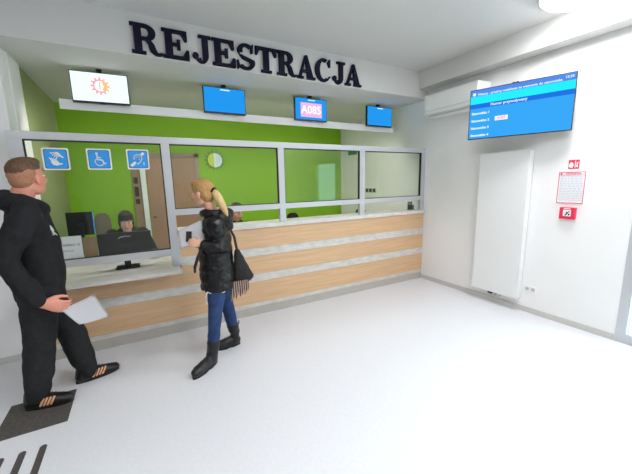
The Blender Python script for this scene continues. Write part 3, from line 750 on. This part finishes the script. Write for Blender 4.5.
# ---- the man
f2 = V((math.cos(math.radians(18)), math.sin(math.radians(18)), 0)); r2 = V((f2.y, -f2.x, 0))
def mp(c, f, r, z): return V((c[0], c[1], 0)) + f2 * f + r2 * r + V((0, 0, z))
mc = (-.705, 2.965)
man = thing('person', (-.70, 2.97, 0), 'person standing in black hoodie and dark joggers, holding a white sheet', 'person')
Hm = basis((math.cos(math.radians(60)), math.sin(math.radians(60)), .16), loc=(-.660, 2.97, 1.692))
shR, shL = mp(mc, -.01, .195, 1.475), mp(mc, -.01, -.195, 1.475)
elR = V((-.785, 2.70, 1.16)); wrR = V((-.655, 2.705, .868))
elL = mp(mc, -.03, -.27, 1.16); wrL = mp(mc, .0, -.25, .90)
hipR, hipL = mp(mc, -.01, .095, .90), mp(mc, -.01, -.095, .90)
knR, knL = V((-.735, 2.885, .49)), V((-.575, 3.055, .49))
anR, anL = V((-.80, 2.878, .095)), V((-.515, 3.105, .10))
bm = bmesh.new()
head_prims(bm, Hm, 1.10)
nb = mp(mc, -.035, 0, 1.50)
tube(bm, [nb, Hm @ V((0, -.03, -.05))], [.074, .066])
tube(bm, [mp(mc, -.005, 0, .90), mp(mc, 0, 0, 1.05), mp(mc, .005, 0, 1.25), mp(mc, -.01, 0, 1.42), mp(mc, -.03, 0, 1.50)],
     [(.105, .155), (.10, .145), (.11, .165), (.10, .17), (.06, .09)], n=20, up=f2)
for sh, el, wr in ((shR, elR, wrR), (shL, elL, wrL)):
    tube(bm, [sh, (sh + el) / 2, el, (el + wr) / 2, wr], [.055, .05, .042, .038, .029])
for hp, kn, an in ((hipR, knR, anR), (hipL, knL, anL)):
    tube(bm, [hp, (hp + kn) / 2, kn, (kn + an) / 2, an], [.085, .075, .056, .052, .038])
for an, tip in ((anR, V((-.65, 2.862, .045))), (anL, V((-.375, 3.15, .045)))):
    tube(bm, [an + V((0, 0, -.035)), tip], [(.024, .03), (.014, .026)])
hand_prims(bm, wrR + V((.022, 0, -.022)), (.90, .02, -.40), (.40, .0, .90), (0, -1, 0), 46, 1.15)
hand_prims(bm, wrL, (.2, .1, -1), (.9, .1, .2), (0, 1, 0), 25, 1.05)
body = fuse('body', bm, M['skinred'], man, .0045, 3)
face_parts(man, Hm, 1.10, M['brownhair'])
bm = bmesh.new(); S = Hm @ Matrix.Scale(1.10, 4)
ellipsoid(bm, (0, -.012, .066), (.075, .094, .066), S); ellipsoid(bm, (0, .040, .092), (.060, .048, .036), S); ellipsoid(bm, (0, -.052, .060), (.064, .060, .056), S)
fuse('hair', bm, M['brownhair'], man, .006, 2, folds(.003, 60))
bm = bmesh.new(); ellipsoid(bm, (0, -.022, .030), (.0775, .090, .080), S); ellipsoid(bm, (0, -.052, -.005), (.064, .056, .062), S)
fuse('shaved_hair', bm, M['shavedhair'], man, .006, 2, folds(.0012, 80))
bm = bmesh.new()
tube(bm, [mp(mc, .01, 0, .81), mp(mc, .012, 0, .95), mp(mc, .02, 0, 1.08), mp(mc, .02, 0, 1.28), mp(mc, .0, 0, 1.42), mp(mc, -.03, 0, 1.515)],
     [(.145, .185), (.155, .195), (.152, .195), (.145, .20), (.125, .195), (.075, .105)], n=24, up=f2, flatcap=True)
for sh, el, wr in ((shR, elR, wrR), (shL, elL, wrL)):
    tube(bm, [sh + V((0, 0, -.01)), (sh + el) / 2, el, el * .4 + wr * .6, wr + (el - wr) * .10, wr + (el - wr) * .0], [.088, .084, .076, .072, .056, .046], n=18)
tube(bm, [mp(mc, -.075, .09, 1.535), mp(mc, -.095, 0, 1.545), mp(mc, -.075, -.09, 1.535)], [.062, .070, .062], n=12)
tube(bm, [mp(mc, -.09, .08, 1.55), mp(mc, -.02, .105, 1.545), mp(mc, .06, .085, 1.51), mp(mc, .105, 0, 1.47), mp(mc, .06, -.085, 1.51), mp(mc, -.02, -.105, 1.545)], [.040] * 6, n=10)
hood = fuse('hoodie', bm, M['hoodie'], man, .009, 4, folds(.014, 9, 2.0, (1, 1, .7)))
for z, dx, L in ((1.345, .0, .075), (1.312, -.006, .085), (1.372, .012, .05)):
    bm = bmesh.new()
    pts = []
    for a_, b_ in ((0, 0), (.35, .02), (.55, -.012), (.8, .014), (1.0, -.01)):
        hit = hood.closest_point_on_mesh(mp(mc, .20 + .3 * L * a_, .24 - L * a_ + dx, z + b_))
        pts.append(hit[1] + hit[2] * .002)
    tube(bm, pts, [.003] * 5, n=6)
    obj('chest_print', bm, M['white'], hood, True)
bm = bmesh.new()
for hp, kn, an in ((hipR, knR, anR), (hipL, knL, anL)):
    tube(bm, [hp, (hp + kn) / 2, kn, kn * .45 + an * .55, an + (kn - an) * .13, an + V((0, 0, .0))], [.118, .108, .096, .092, .076, .07], n=18)
tube(bm, [mp(mc, 0, 0, .80), mp(mc, 0, 0, .93)], [(.135, .17), (.135, .17)], n=20, up=f2)
fuse('joggers', bm, M['joggers'], man, .009, 4, folds(.011, 10, 5.0, (1, 1, .8)))
def trainer(heel, toe, parent, an):
    h, t = V(heel), V(toe); d = (t - h).normalized(); n = V((d.y, -d.x, 0)); L = (t - h).length
    q = lambda a, b, z: h + d * (a * L) + n * b + V((0, 0, z))
    bm = bmesh.new()
    tube(bm, [q(.13, 0, .055), q(.3, 0, .055), q(.55, 0, .048), q(.78, 0, .040), q(.90, 0, .036)], [(.052, .042), (.056, .043), (.050, .047), (.042, .049), (.036, .040)], n=16)
    tube(bm, [q(.14, 0, .06), q(.20, 0, .125)], [(.046, .042), (.052, .048)], n=14)
    s = fuse('shoe', bm, M['leather'], parent, .006, 2)
    bm = bmesh.new()
    o = []
    for k in range(24):
        a = 2 * PI * k / 24; wv = .041 + .009 * math.cos(a); o.append((.5 * L + .5 * L * math.cos(a), wv * math.sin(a)))
    lo = [bm.verts.new(h + d * x + n * y + V((0, 0, .004))) for x, y in o]; hi = [bm.verts.new(h + d * x + n * y * 1.03 + V((0, 0, .028))) for x, y in o]
    bm.faces.new(lo[::-1]); bm.faces.new(hi)
    for k in range(24): bm.faces.new((lo[k], lo[(k + 1) % 24], hi[(k + 1) % 24], hi[k]))
    obj('sole', bm, M['sole'], s)
    for k in range(4):
        bm = bmesh.new(); a = .36 + .072 * k
        for sd in (1,):
            tube(bm, [q(a, sd * .047, .036), q(a + .05, sd * .048, .066), q(a + .09, sd * .042, .090)], [(.0035, .0068)] * 3, n=8, up=n)
        obj('stripe', bm, M['peach'], s)
    bm = bmesh.new()
    for k in range(4): tube(bm, [q(.40 + .07 * k, .022, .108 - .006 * k), q(.42 + .07 * k, -.022, .108 - .006 * k)], [.0035, .0035], n=6)
    obj('laces', bm, M['darkgrey'], s)
trainer((-.885, 2.89, .0005), (-.585, 2.852, 0), man, anR)
trainer((-.605, 3.078, 0), (-.30, 3.172, 0), man, anL)
# the sheet in his hand: slightly rolled paper
def sheet(name, pts4, bend, m, label, cat='paper'):
    a, b, c, dd = [V(p) for p in pts4]; bm = bmesh.new(); N = 10; g = []
    nn = (b - a).cross(dd - a).normalized()
    for i in range(N + 1):
        row = []
        for j in range(N + 1):
            u, v = i / N, j / N
            p = a * (1 - u) * (1 - v) + b * u * (1 - v) + c * u * v + dd * (1 - u) * v
            row.append(bm.verts.new(p + nn * bend * math.sin(PI * u) + nn * bend * .4 * math.sin(PI * v)))
        g.append(row)
    for i in range(N):
        for j in range(N): bm.faces.new((g[i][j], g[i + 1][j], g[i + 1][j + 1], g[i][j + 1]))
    bmesh.ops.solidify(bm, geom=list(bm.faces), thickness=.0012)
    return tag(obj(name, bm, m, None, True), label, cat)
sheet('paper_sheet', [(-.550, 2.712, .785), (-.357, 2.795, .832), (-.268, 2.681, .679), (-.449, 2.650, .670)], .02, M['paper'], "white paper sheet held low in the man's right hand")

# ---- the woman
f2 = V((-.985, .17, 0)).normalized(); r2 = V((f2.y, -f2.x, 0))
wc = (.565, 2.87)
wom = thing('person', (.55, 2.88, 0), 'person with blond ponytail in black puffer jacket and blue jeans, reading papers', 'person')
Hw = basis((-.67, .74, -.05), loc=(.490, 2.875, 1.545)); hs = .97
def wp(f, r, z): return mp(wc, f, r, z)
shR, shL = wp(.0, .15, 1.30), wp(.0, -.15, 1.30)
elL = V((.585, 2.69, 1.085)); wrL = V((.435, 2.705, 1.130))
elR = wp(-.02, .21, 1.06); wrR = wp(.17, .13, 1.10)
hipL, hipR = wp(0, -.075, .84), wp(0, .075, .84)
knL, knR = V((.495, 2.765, .47)), V((.655, 3.0, .48))
anL, anR = V((.452, 2.790, .11)), V((.722, 3.038, .12))
bm = bmesh.new(); head_prims(bm, Hw, hs, True)
tube(bm, [wp(-.02, 0, 1.33), Hw @ V((0, -.028, -.05))], [.050, .047])
tube(bm, [wp(0, 0, .84), wp(0, 0, 1.0), wp(.005, 0, 1.15), wp(0, 0, 1.27), wp(-.02, 0, 1.34)], [(.10, .15), (.085, .12), (.095, .135), (.09, .14), (.05, .07)], n=20, up=f2)
for sh, el, wr in ((shR, elR, wrR), (shL, elL, wrL)): tube(bm, [sh, (sh + el) / 2, el, (el + wr) / 2, wr], [.045, .04, .035, .032, .024])
for hp, kn, an in ((hipR, knR, anR), (hipL, knL, anL)): tube(bm, [hp, (hp + kn) / 2, kn, (kn + an) / 2, an], [.082, .068, .046, .042, .032])
for an, tip in ((anL, V((.345, 2.71, .05))), (anR, V((.62, 3.034, .05)))): tube(bm, [an + V((0, 0, -.04)), tip], [(.022, .026), (.014, .024)])
hand_prims(bm, wrL + V((-.002, 0, .008)), (-1, .02, .22), (-.1, .1, 1), (0, -1, 0), 34, .80)
hand_prims(bm, wrR, (-1, -.25, .12), (-.1, -.1, 1), (0, 1, 0), 22, .92)
fuse('body', bm, M['skin'], wom, .0045, 3)
face_parts(wom, Hw, hs, M['blondhair'])
S = Hw @ Matrix.Scale(hs, 4)
bm = bmesh.new(); ellipsoid(bm, (0, -.014, .046), (.083, .103, .084), S); ellipsoid(bm, (0, .040, .088), (.066, .052, .038), S); ellipsoid(bm, (0, -.045, -.01), (.074, .068, .075), S)
hr = fuse('hair', bm, M['blondhair'], wom, .006, 2, folds(.0025, 50))
pb = S @ V((0, -.108, .020))
bm = bmesh.new(); tube(bm, [pb, pb + V((.020, -.018, -.022)), pb + V((.040, -.03, -.07)), pb + V((.066, -.036, -.13)), pb + V((.088, -.04, -.185)), pb + V((.100, -.042, -.215))], [.022, .032, .036, .032, .024, .010], n=16)
fuse('ponytail', bm, M['blondlight'], hr, .006, 2, folds(.004, 40, 1, (1, 1, .2)))
bm = bmesh.new(); bmesh.ops.create_cone(bm, cap_ends=True, segments=16, radius1=.031, radius2=.031, depth=.018, matrix=Matrix.Translation(pb + V((.008, -.003, -.002))) @ V((.7, -.6, -.5)).to_track_quat('Z', 'Y').to_matrix().to_4x4()); obj('hair_tie', bm, M['black'], hr)
bm = bmesh.new()
tube(bm, [wp(.0, 0, .70), wp(.0, 0, .82), wp(.0, 0, 1.0), wp(.0, 0, 1.17), wp(-.005, 0, 1.28), wp(-.02, 0, 1.345)],
     [(.150, .178), (.156, .185), (.144, .170), (.138, .165), (.115, .15), (.07, .08)], n=24, up=f2, flatcap=True)
for sh, el, wr in ((shR, elR, wrR), (shL, elL, wrL)):
    tube(bm, [sh + V((0, 0, -.01)), (sh + el) / 2, el, (el + wr) / 2, wr + (el - wr) * .08], [.078, .076, .068, .060, .044], n=18)
tube(bm, [wp(-.05, .09, 1.345), wp(-.095, .05, 1.36), wp(-.115, 0, 1.355), wp(-.095, -.05, 1.36), wp(-.05, -.09, 1.345)], [.046, .056, .060, .056, .046], n=12)
tube(bm, [wp(-.11, 0, 1.33), wp(-.135, 0, 1.24)], [.06, .03], n=12)
tube(bm, [wp(.0, .085, 1.375), wp(.065, .06, 1.38), wp(.09, 0, 1.37), wp(.065, -.06, 1.38), wp(.0, -.085, 1.375), wp(-.06, -.07, 1.37)], [.032] * 6, n=10)
def quilt(co):
    fl = folds(.007, 16, 3.0)(co) + folds(.0045, 42, 1.0, (1, 1, 1.6))(co)
    return .0065 * abs(math.sin(co.z * PI / .085)) - .004 + fl
jk = fuse('puffer_jacket', bm, M['puffer'], wom, .008, 3, quilt)
bm = bmesh.new(); tube(bm, [V((.415, 2.72, 1.09)), V((.385, 2.715, 1.03)), V((.355, 2.71, .95)), V((.352, 2.71, .91))], [.012, .014, .013, .01], n=10); obj('hanging_strap', bm, M['black'], jk, True)
bm = bmesh.new()
for hp, kn, an in ((hipR, knR, anR), (hipL, knL, anL)): tube(bm, [hp, (hp + kn) / 2, kn, kn * .5 + an * .5, an + (kn - an) * .3], [.085, .078, .062, .057, .048], n=18)
tube(bm, [wp(0, 0, .76), wp(0, 0, .86)], [(.105, .135), (.105, .135)], n=20, up=f2)
fuse('jeans', bm, M['denim'], wom, .008, 3, folds(.004, 18, 7.0, (1, 1, .6)))
bm = bmesh.new(); tube(bm, [wp(.10, -.135, .705), wp(.06, -.15, .69), wp(.02, -.16, .69), wp(-.04, -.155, .695)], [.006] * 4, n=6); tube(bm, [wp(.10, -.135, .705), wp(.115, -.125, .66), wp(.112, -.128, .60)], [.006, .006, .009], n=6); obj('drawcord', bm, M['white'], wom, True)
def boot(heel, toe, an, kn):
    h, t = V(heel), V(toe); d = (t - h).normalized(); n = V((d.y, -d.x, 0)); L = (t - h).length
    q = lambda a, b, z: h + d * (a * L) + n * b + V((0, 0, z))
    bm = bmesh.new()
    tube(bm, [q(.16, 0, .06), q(.35, 0, .06), q(.6, 0, .056), q(.80, 0, .050), q(.90, 0, .046)], [(.048, .042), (.053, .042), (.046, .046), (.040, .047), (.034, .038)], n=16)
    sh = an + (kn - an) * .30; tube(bm, [q(.22, 0, .07), an + V((0, 0, .03)), an + (kn - an) * .16, sh], [.050, .052, .054, .058], n=16)
    s = fuse('boot', bm, M['leather'], wom, .006, 2, folds(.003, 25))
    bm = bmesh.new(); o = [(.5 * L + .5 * L * math.cos(2 * PI * k / 24), (.040 + .007 * math.cos(2 * PI * k / 24)) * math.sin(2 * PI * k / 24)) for k in range(24)]
    lo = [bm.verts.new(h + d * x + n * y + V((0, 0, .001 if x < .38 * L or x > .5 * L else .010))) for x, y in o]; hi = [bm.verts.new(h + d * x + n * y * 1.03 + V((0, 0, .034))) for x, y in o]
    bm.faces.new(lo[::-1]); bm.faces.new(hi)
    for k in range(24): bm.faces.new((lo[k], lo[(k + 1) % 24], hi[(k + 1) % 24], hi[k]))
    obj('sole', bm, M['sole'], s)
    bm = bmesh.new(); b = sh + (an - sh).normalized() * .01 - d * .056; tube(bm, [b, b + V((0, 0, .03)) - d * .012, b + V((0, 0, .045))], [(.004, .009)] * 3, n=8, up=d); obj('pull_tab', bm, M['black'], s)
boot((.492, 2.828, 0), (.252, 2.640, 0), anL, knL)
boot((.772, 3.045, 0), (.535, 3.028, 0), anR, knR)
sheet('document_sheets', [(.262, 2.740, 1.118), (.455, 2.740, 1.150), (.466, 2.853, 1.328), (.265, 2.853, 1.240)], .002, M['paper'], 'white document sheets held up by the woman', 'paper')
ph = B(-.022, .022, -.004, .004, -.05, .05, mtx=Matrix.Translation((.335, 2.768, 1.195)) @ Matrix.Rotation(.1, 4, 'Y'))
tag(obj('mobile_phone', ph, M['black'], bev=.002), 'small black phone held against the white sheets by the woman', 'phone')
bg = thing('shoulder_bag', (.71, 2.83, .7), "black fabric bag hanging at the woman's back", 'bag')
bm = bmesh.new()
tube(bm, [V((.735, 2.80, 1.02)), V((.75, 2.80, .93)), V((.765, 2.80, .83)), V((.785, 2.80, .755))], [(.03, .03), (.04, .05), (.045, .08), (.04, .10)], n=16, up=(0, 1, 0))
fuse('bag_body', bm, M['bagcloth'], bg, .008, 3, folds(.006, 14))
bm = bmesh.new(); tube(bm, [V((.735, 2.80, 1.03)), V((.725, 2.83, 1.15)), V((.69, 2.92, 1.27)), V((.62, 2.98, 1.37)), V((.55, 2.99, 1.36))], [(.004, .014)] * 5, n=8); obj('strap', bm, M['bagcloth'], bg, True)
bm = bmesh.new(); N = 12
for k in range(N):
    x = .655 + .15 * k / (N - 1); tube(bm, [V((x, 2.755, .75)), V((x - .004, 2.75, .68)), V((x - .012 + .006 * (k % 2), 2.75, .585 + .055 * k / N + .012 * (k % 3)))], [(.008, .0075), (.009, .008), (.006, .004)], n=8)
tag(obj('fringed_scarf', bm, M['scarf'], None, True), "striped fringed scarf hanging below the woman's black bag", 'scarf')

# ---- clerks behind the counter
def clerk(x, y, zh, face, label, sw=.17, hairm='darkhair', up=0.0):
    t = thing('person', (x, y, 0), label, 'person')
    H = basis(face, loc=(x, y, zh)); dz = zh - 1.22
    z = lambda v: v + dz
    bm = bmesh.new(); head_prims(bm, H, .96, True)
    tube(bm, [(x, y + .06, z(1.02)), H @ V((0, -.03, -.05))], [.05, .046])
    tube(bm, [(x, y + .13, .64), (x, y + .11, z(.76)), (x, y + .08, z(.9)), (x, y + .06, z(1.03))], [(.10, .15), (.09, .13), (.09, .15), (.05, .08)], n=18, up=(0, -1, 0))
    arms = []
    for s in (-1, 1):
        sh, el, wr = V((x + s * sw * .85, y + .05 + up * .4, z(1.0) + up)), V((x + s * (sw + .07), y + .04, .80)), V((x + s * (sw + .10), y - .10, .80))
        tube(bm, [sh, el, wr], [.042, .034, .024]); arms.append((sh, el, wr))
        hand_prims(bm, wr, (-.3 * s, -1, .0), (-s, 0, .3), (0, 0, 1), 18, .9)
        tube(bm, [(x + s * .09, y + .10, .60), (x + s * .12, y - .30, .60), (x + s * .12, y - .30, .10)], [.075, .055, .04])
        tube(bm, [(x + s * .12, y - .29, .05), (x + s * .13, y - .46, .035)], [(.03, .035), (.02, .035)])
    fuse('body', bm, M['skin'], t, .006, 3); face_parts(t, H, .96, M[hairm])
    S = H @ Matrix.Scale(.96, 4)
    bm = bmesh.new(); ellipsoid(bm, (0, -.014, .048), (.084, .104, .084), S); ellipsoid(bm, (0, .030, .094), (.066, .054, .036), S); ellipsoid(bm, (0, -.045, -.02), (.082, .07, .10), S)
    for s in (-1, 1): ellipsoid(bm, (.070 * s, -.01, -.01), (.018, .030, .070), S)
    fuse('hair', bm, M[hairm], t, .006, 2, folds(.003, 40))
    bm = bmesh.new()
    tube(bm, [(x, y + .13, .65), (x, y + .11, z(.77)), (x, y + .08 + up * .5, z(.92) + up), (x, y + .06 + up * .7, z(1.035) + up * .8)], [(.13, .18), (.12, .165), (.115, .18), (.075, .12)], n=18, up=(0, -1, 0))
    for sh, el, wr in arms: tube(bm, [sh, el, wr], [.072, .060, .044])
    fuse('sweater', bm, M['sweater'], t, .009, 3, folds(.006, 14))
    bm = bmesh.new()
    for s in (-1, 1): tube(bm, [(x + s * .09, y + .10, .60), (x + s * .12, y - .30, .60), (x + s * .12, y - .30, .10)], [.09, .072, .055])
    fuse('trousers', bm, M['joggers'], t, .01, 3)
    for s in (-1, 1):
        bm = bmesh.new(); tube(bm, [(x + s * .12, y - .27, .045), (x + s * .13, y - .46, .04)], [(.042, .045), (.032, .042)]); obj('shoe', bm, M['leather'], t, True)
    return t
clerk(-.148, 4.40, 1.205, (.04, -1, -.24), 'person with dark hair seated behind the black monitor at the low window', sw=.19, up=.06)
clerk(1.195, 4.42, 1.235, (.25, -1, -.30), 'person with dark hair seated behind the tall counter, half hidden by the standing woman', sw=.17)
office_chair(-.148, 4.49, 0, 1.0, 'black office chair under the clerk at the low window', M['black'], .2)
office_chair(1.195, 4.51, 0, 1.0, 'black office chair under the clerk behind the standing woman', M['black'], .2)

# ------------------------------------------------------------------ light and camera
w = bpy.data.worlds.new('World'); scene.world = w; w.use_nodes = True
bgn = w.node_tree.nodes['Background']; bgn.inputs[0].default_value = (0.95, 0.97, 1.0, 1); bgn.inputs[1].default_value = 6.0

cam = bpy.data.cameras.new('camera'); co = bpy.data.objects.new('camera', cam); COL.objects.link(co)
f_, pt, yw, rl_ = 317.46, .1737, .5064, -.02
F = V((math.sin(yw) * math.cos(pt), math.cos(yw) * math.cos(pt), -math.sin(pt)))
R0 = V((math.cos(yw), -math.sin(yw), 0)); U0 = R0.cross(F)
Rr = R0 * math.cos(rl_) + U0 * math.sin(rl_); Uu = U0 * math.cos(rl_) - R0 * math.sin(rl_)
mt = Matrix((Rr, Uu, -F)).transposed().to_4x4(); mt.translation = V((0, 0, 1.63)); co.matrix_world = mt
cam.sensor_width = 36; cam.lens = f_ / 632 * 36; cam.clip_start = .05
# the frame's centre row is 237 of 474
scene.camera = co
scene.view_settings.view_transform = 'Standard'
try: scene.view_settings.look = 'None'
except Exception: pass
scene.view_settings.gamma = 1.0; scene.view_settings.use_curve_mapping = False
scene.view_settings.exposure = 0.30
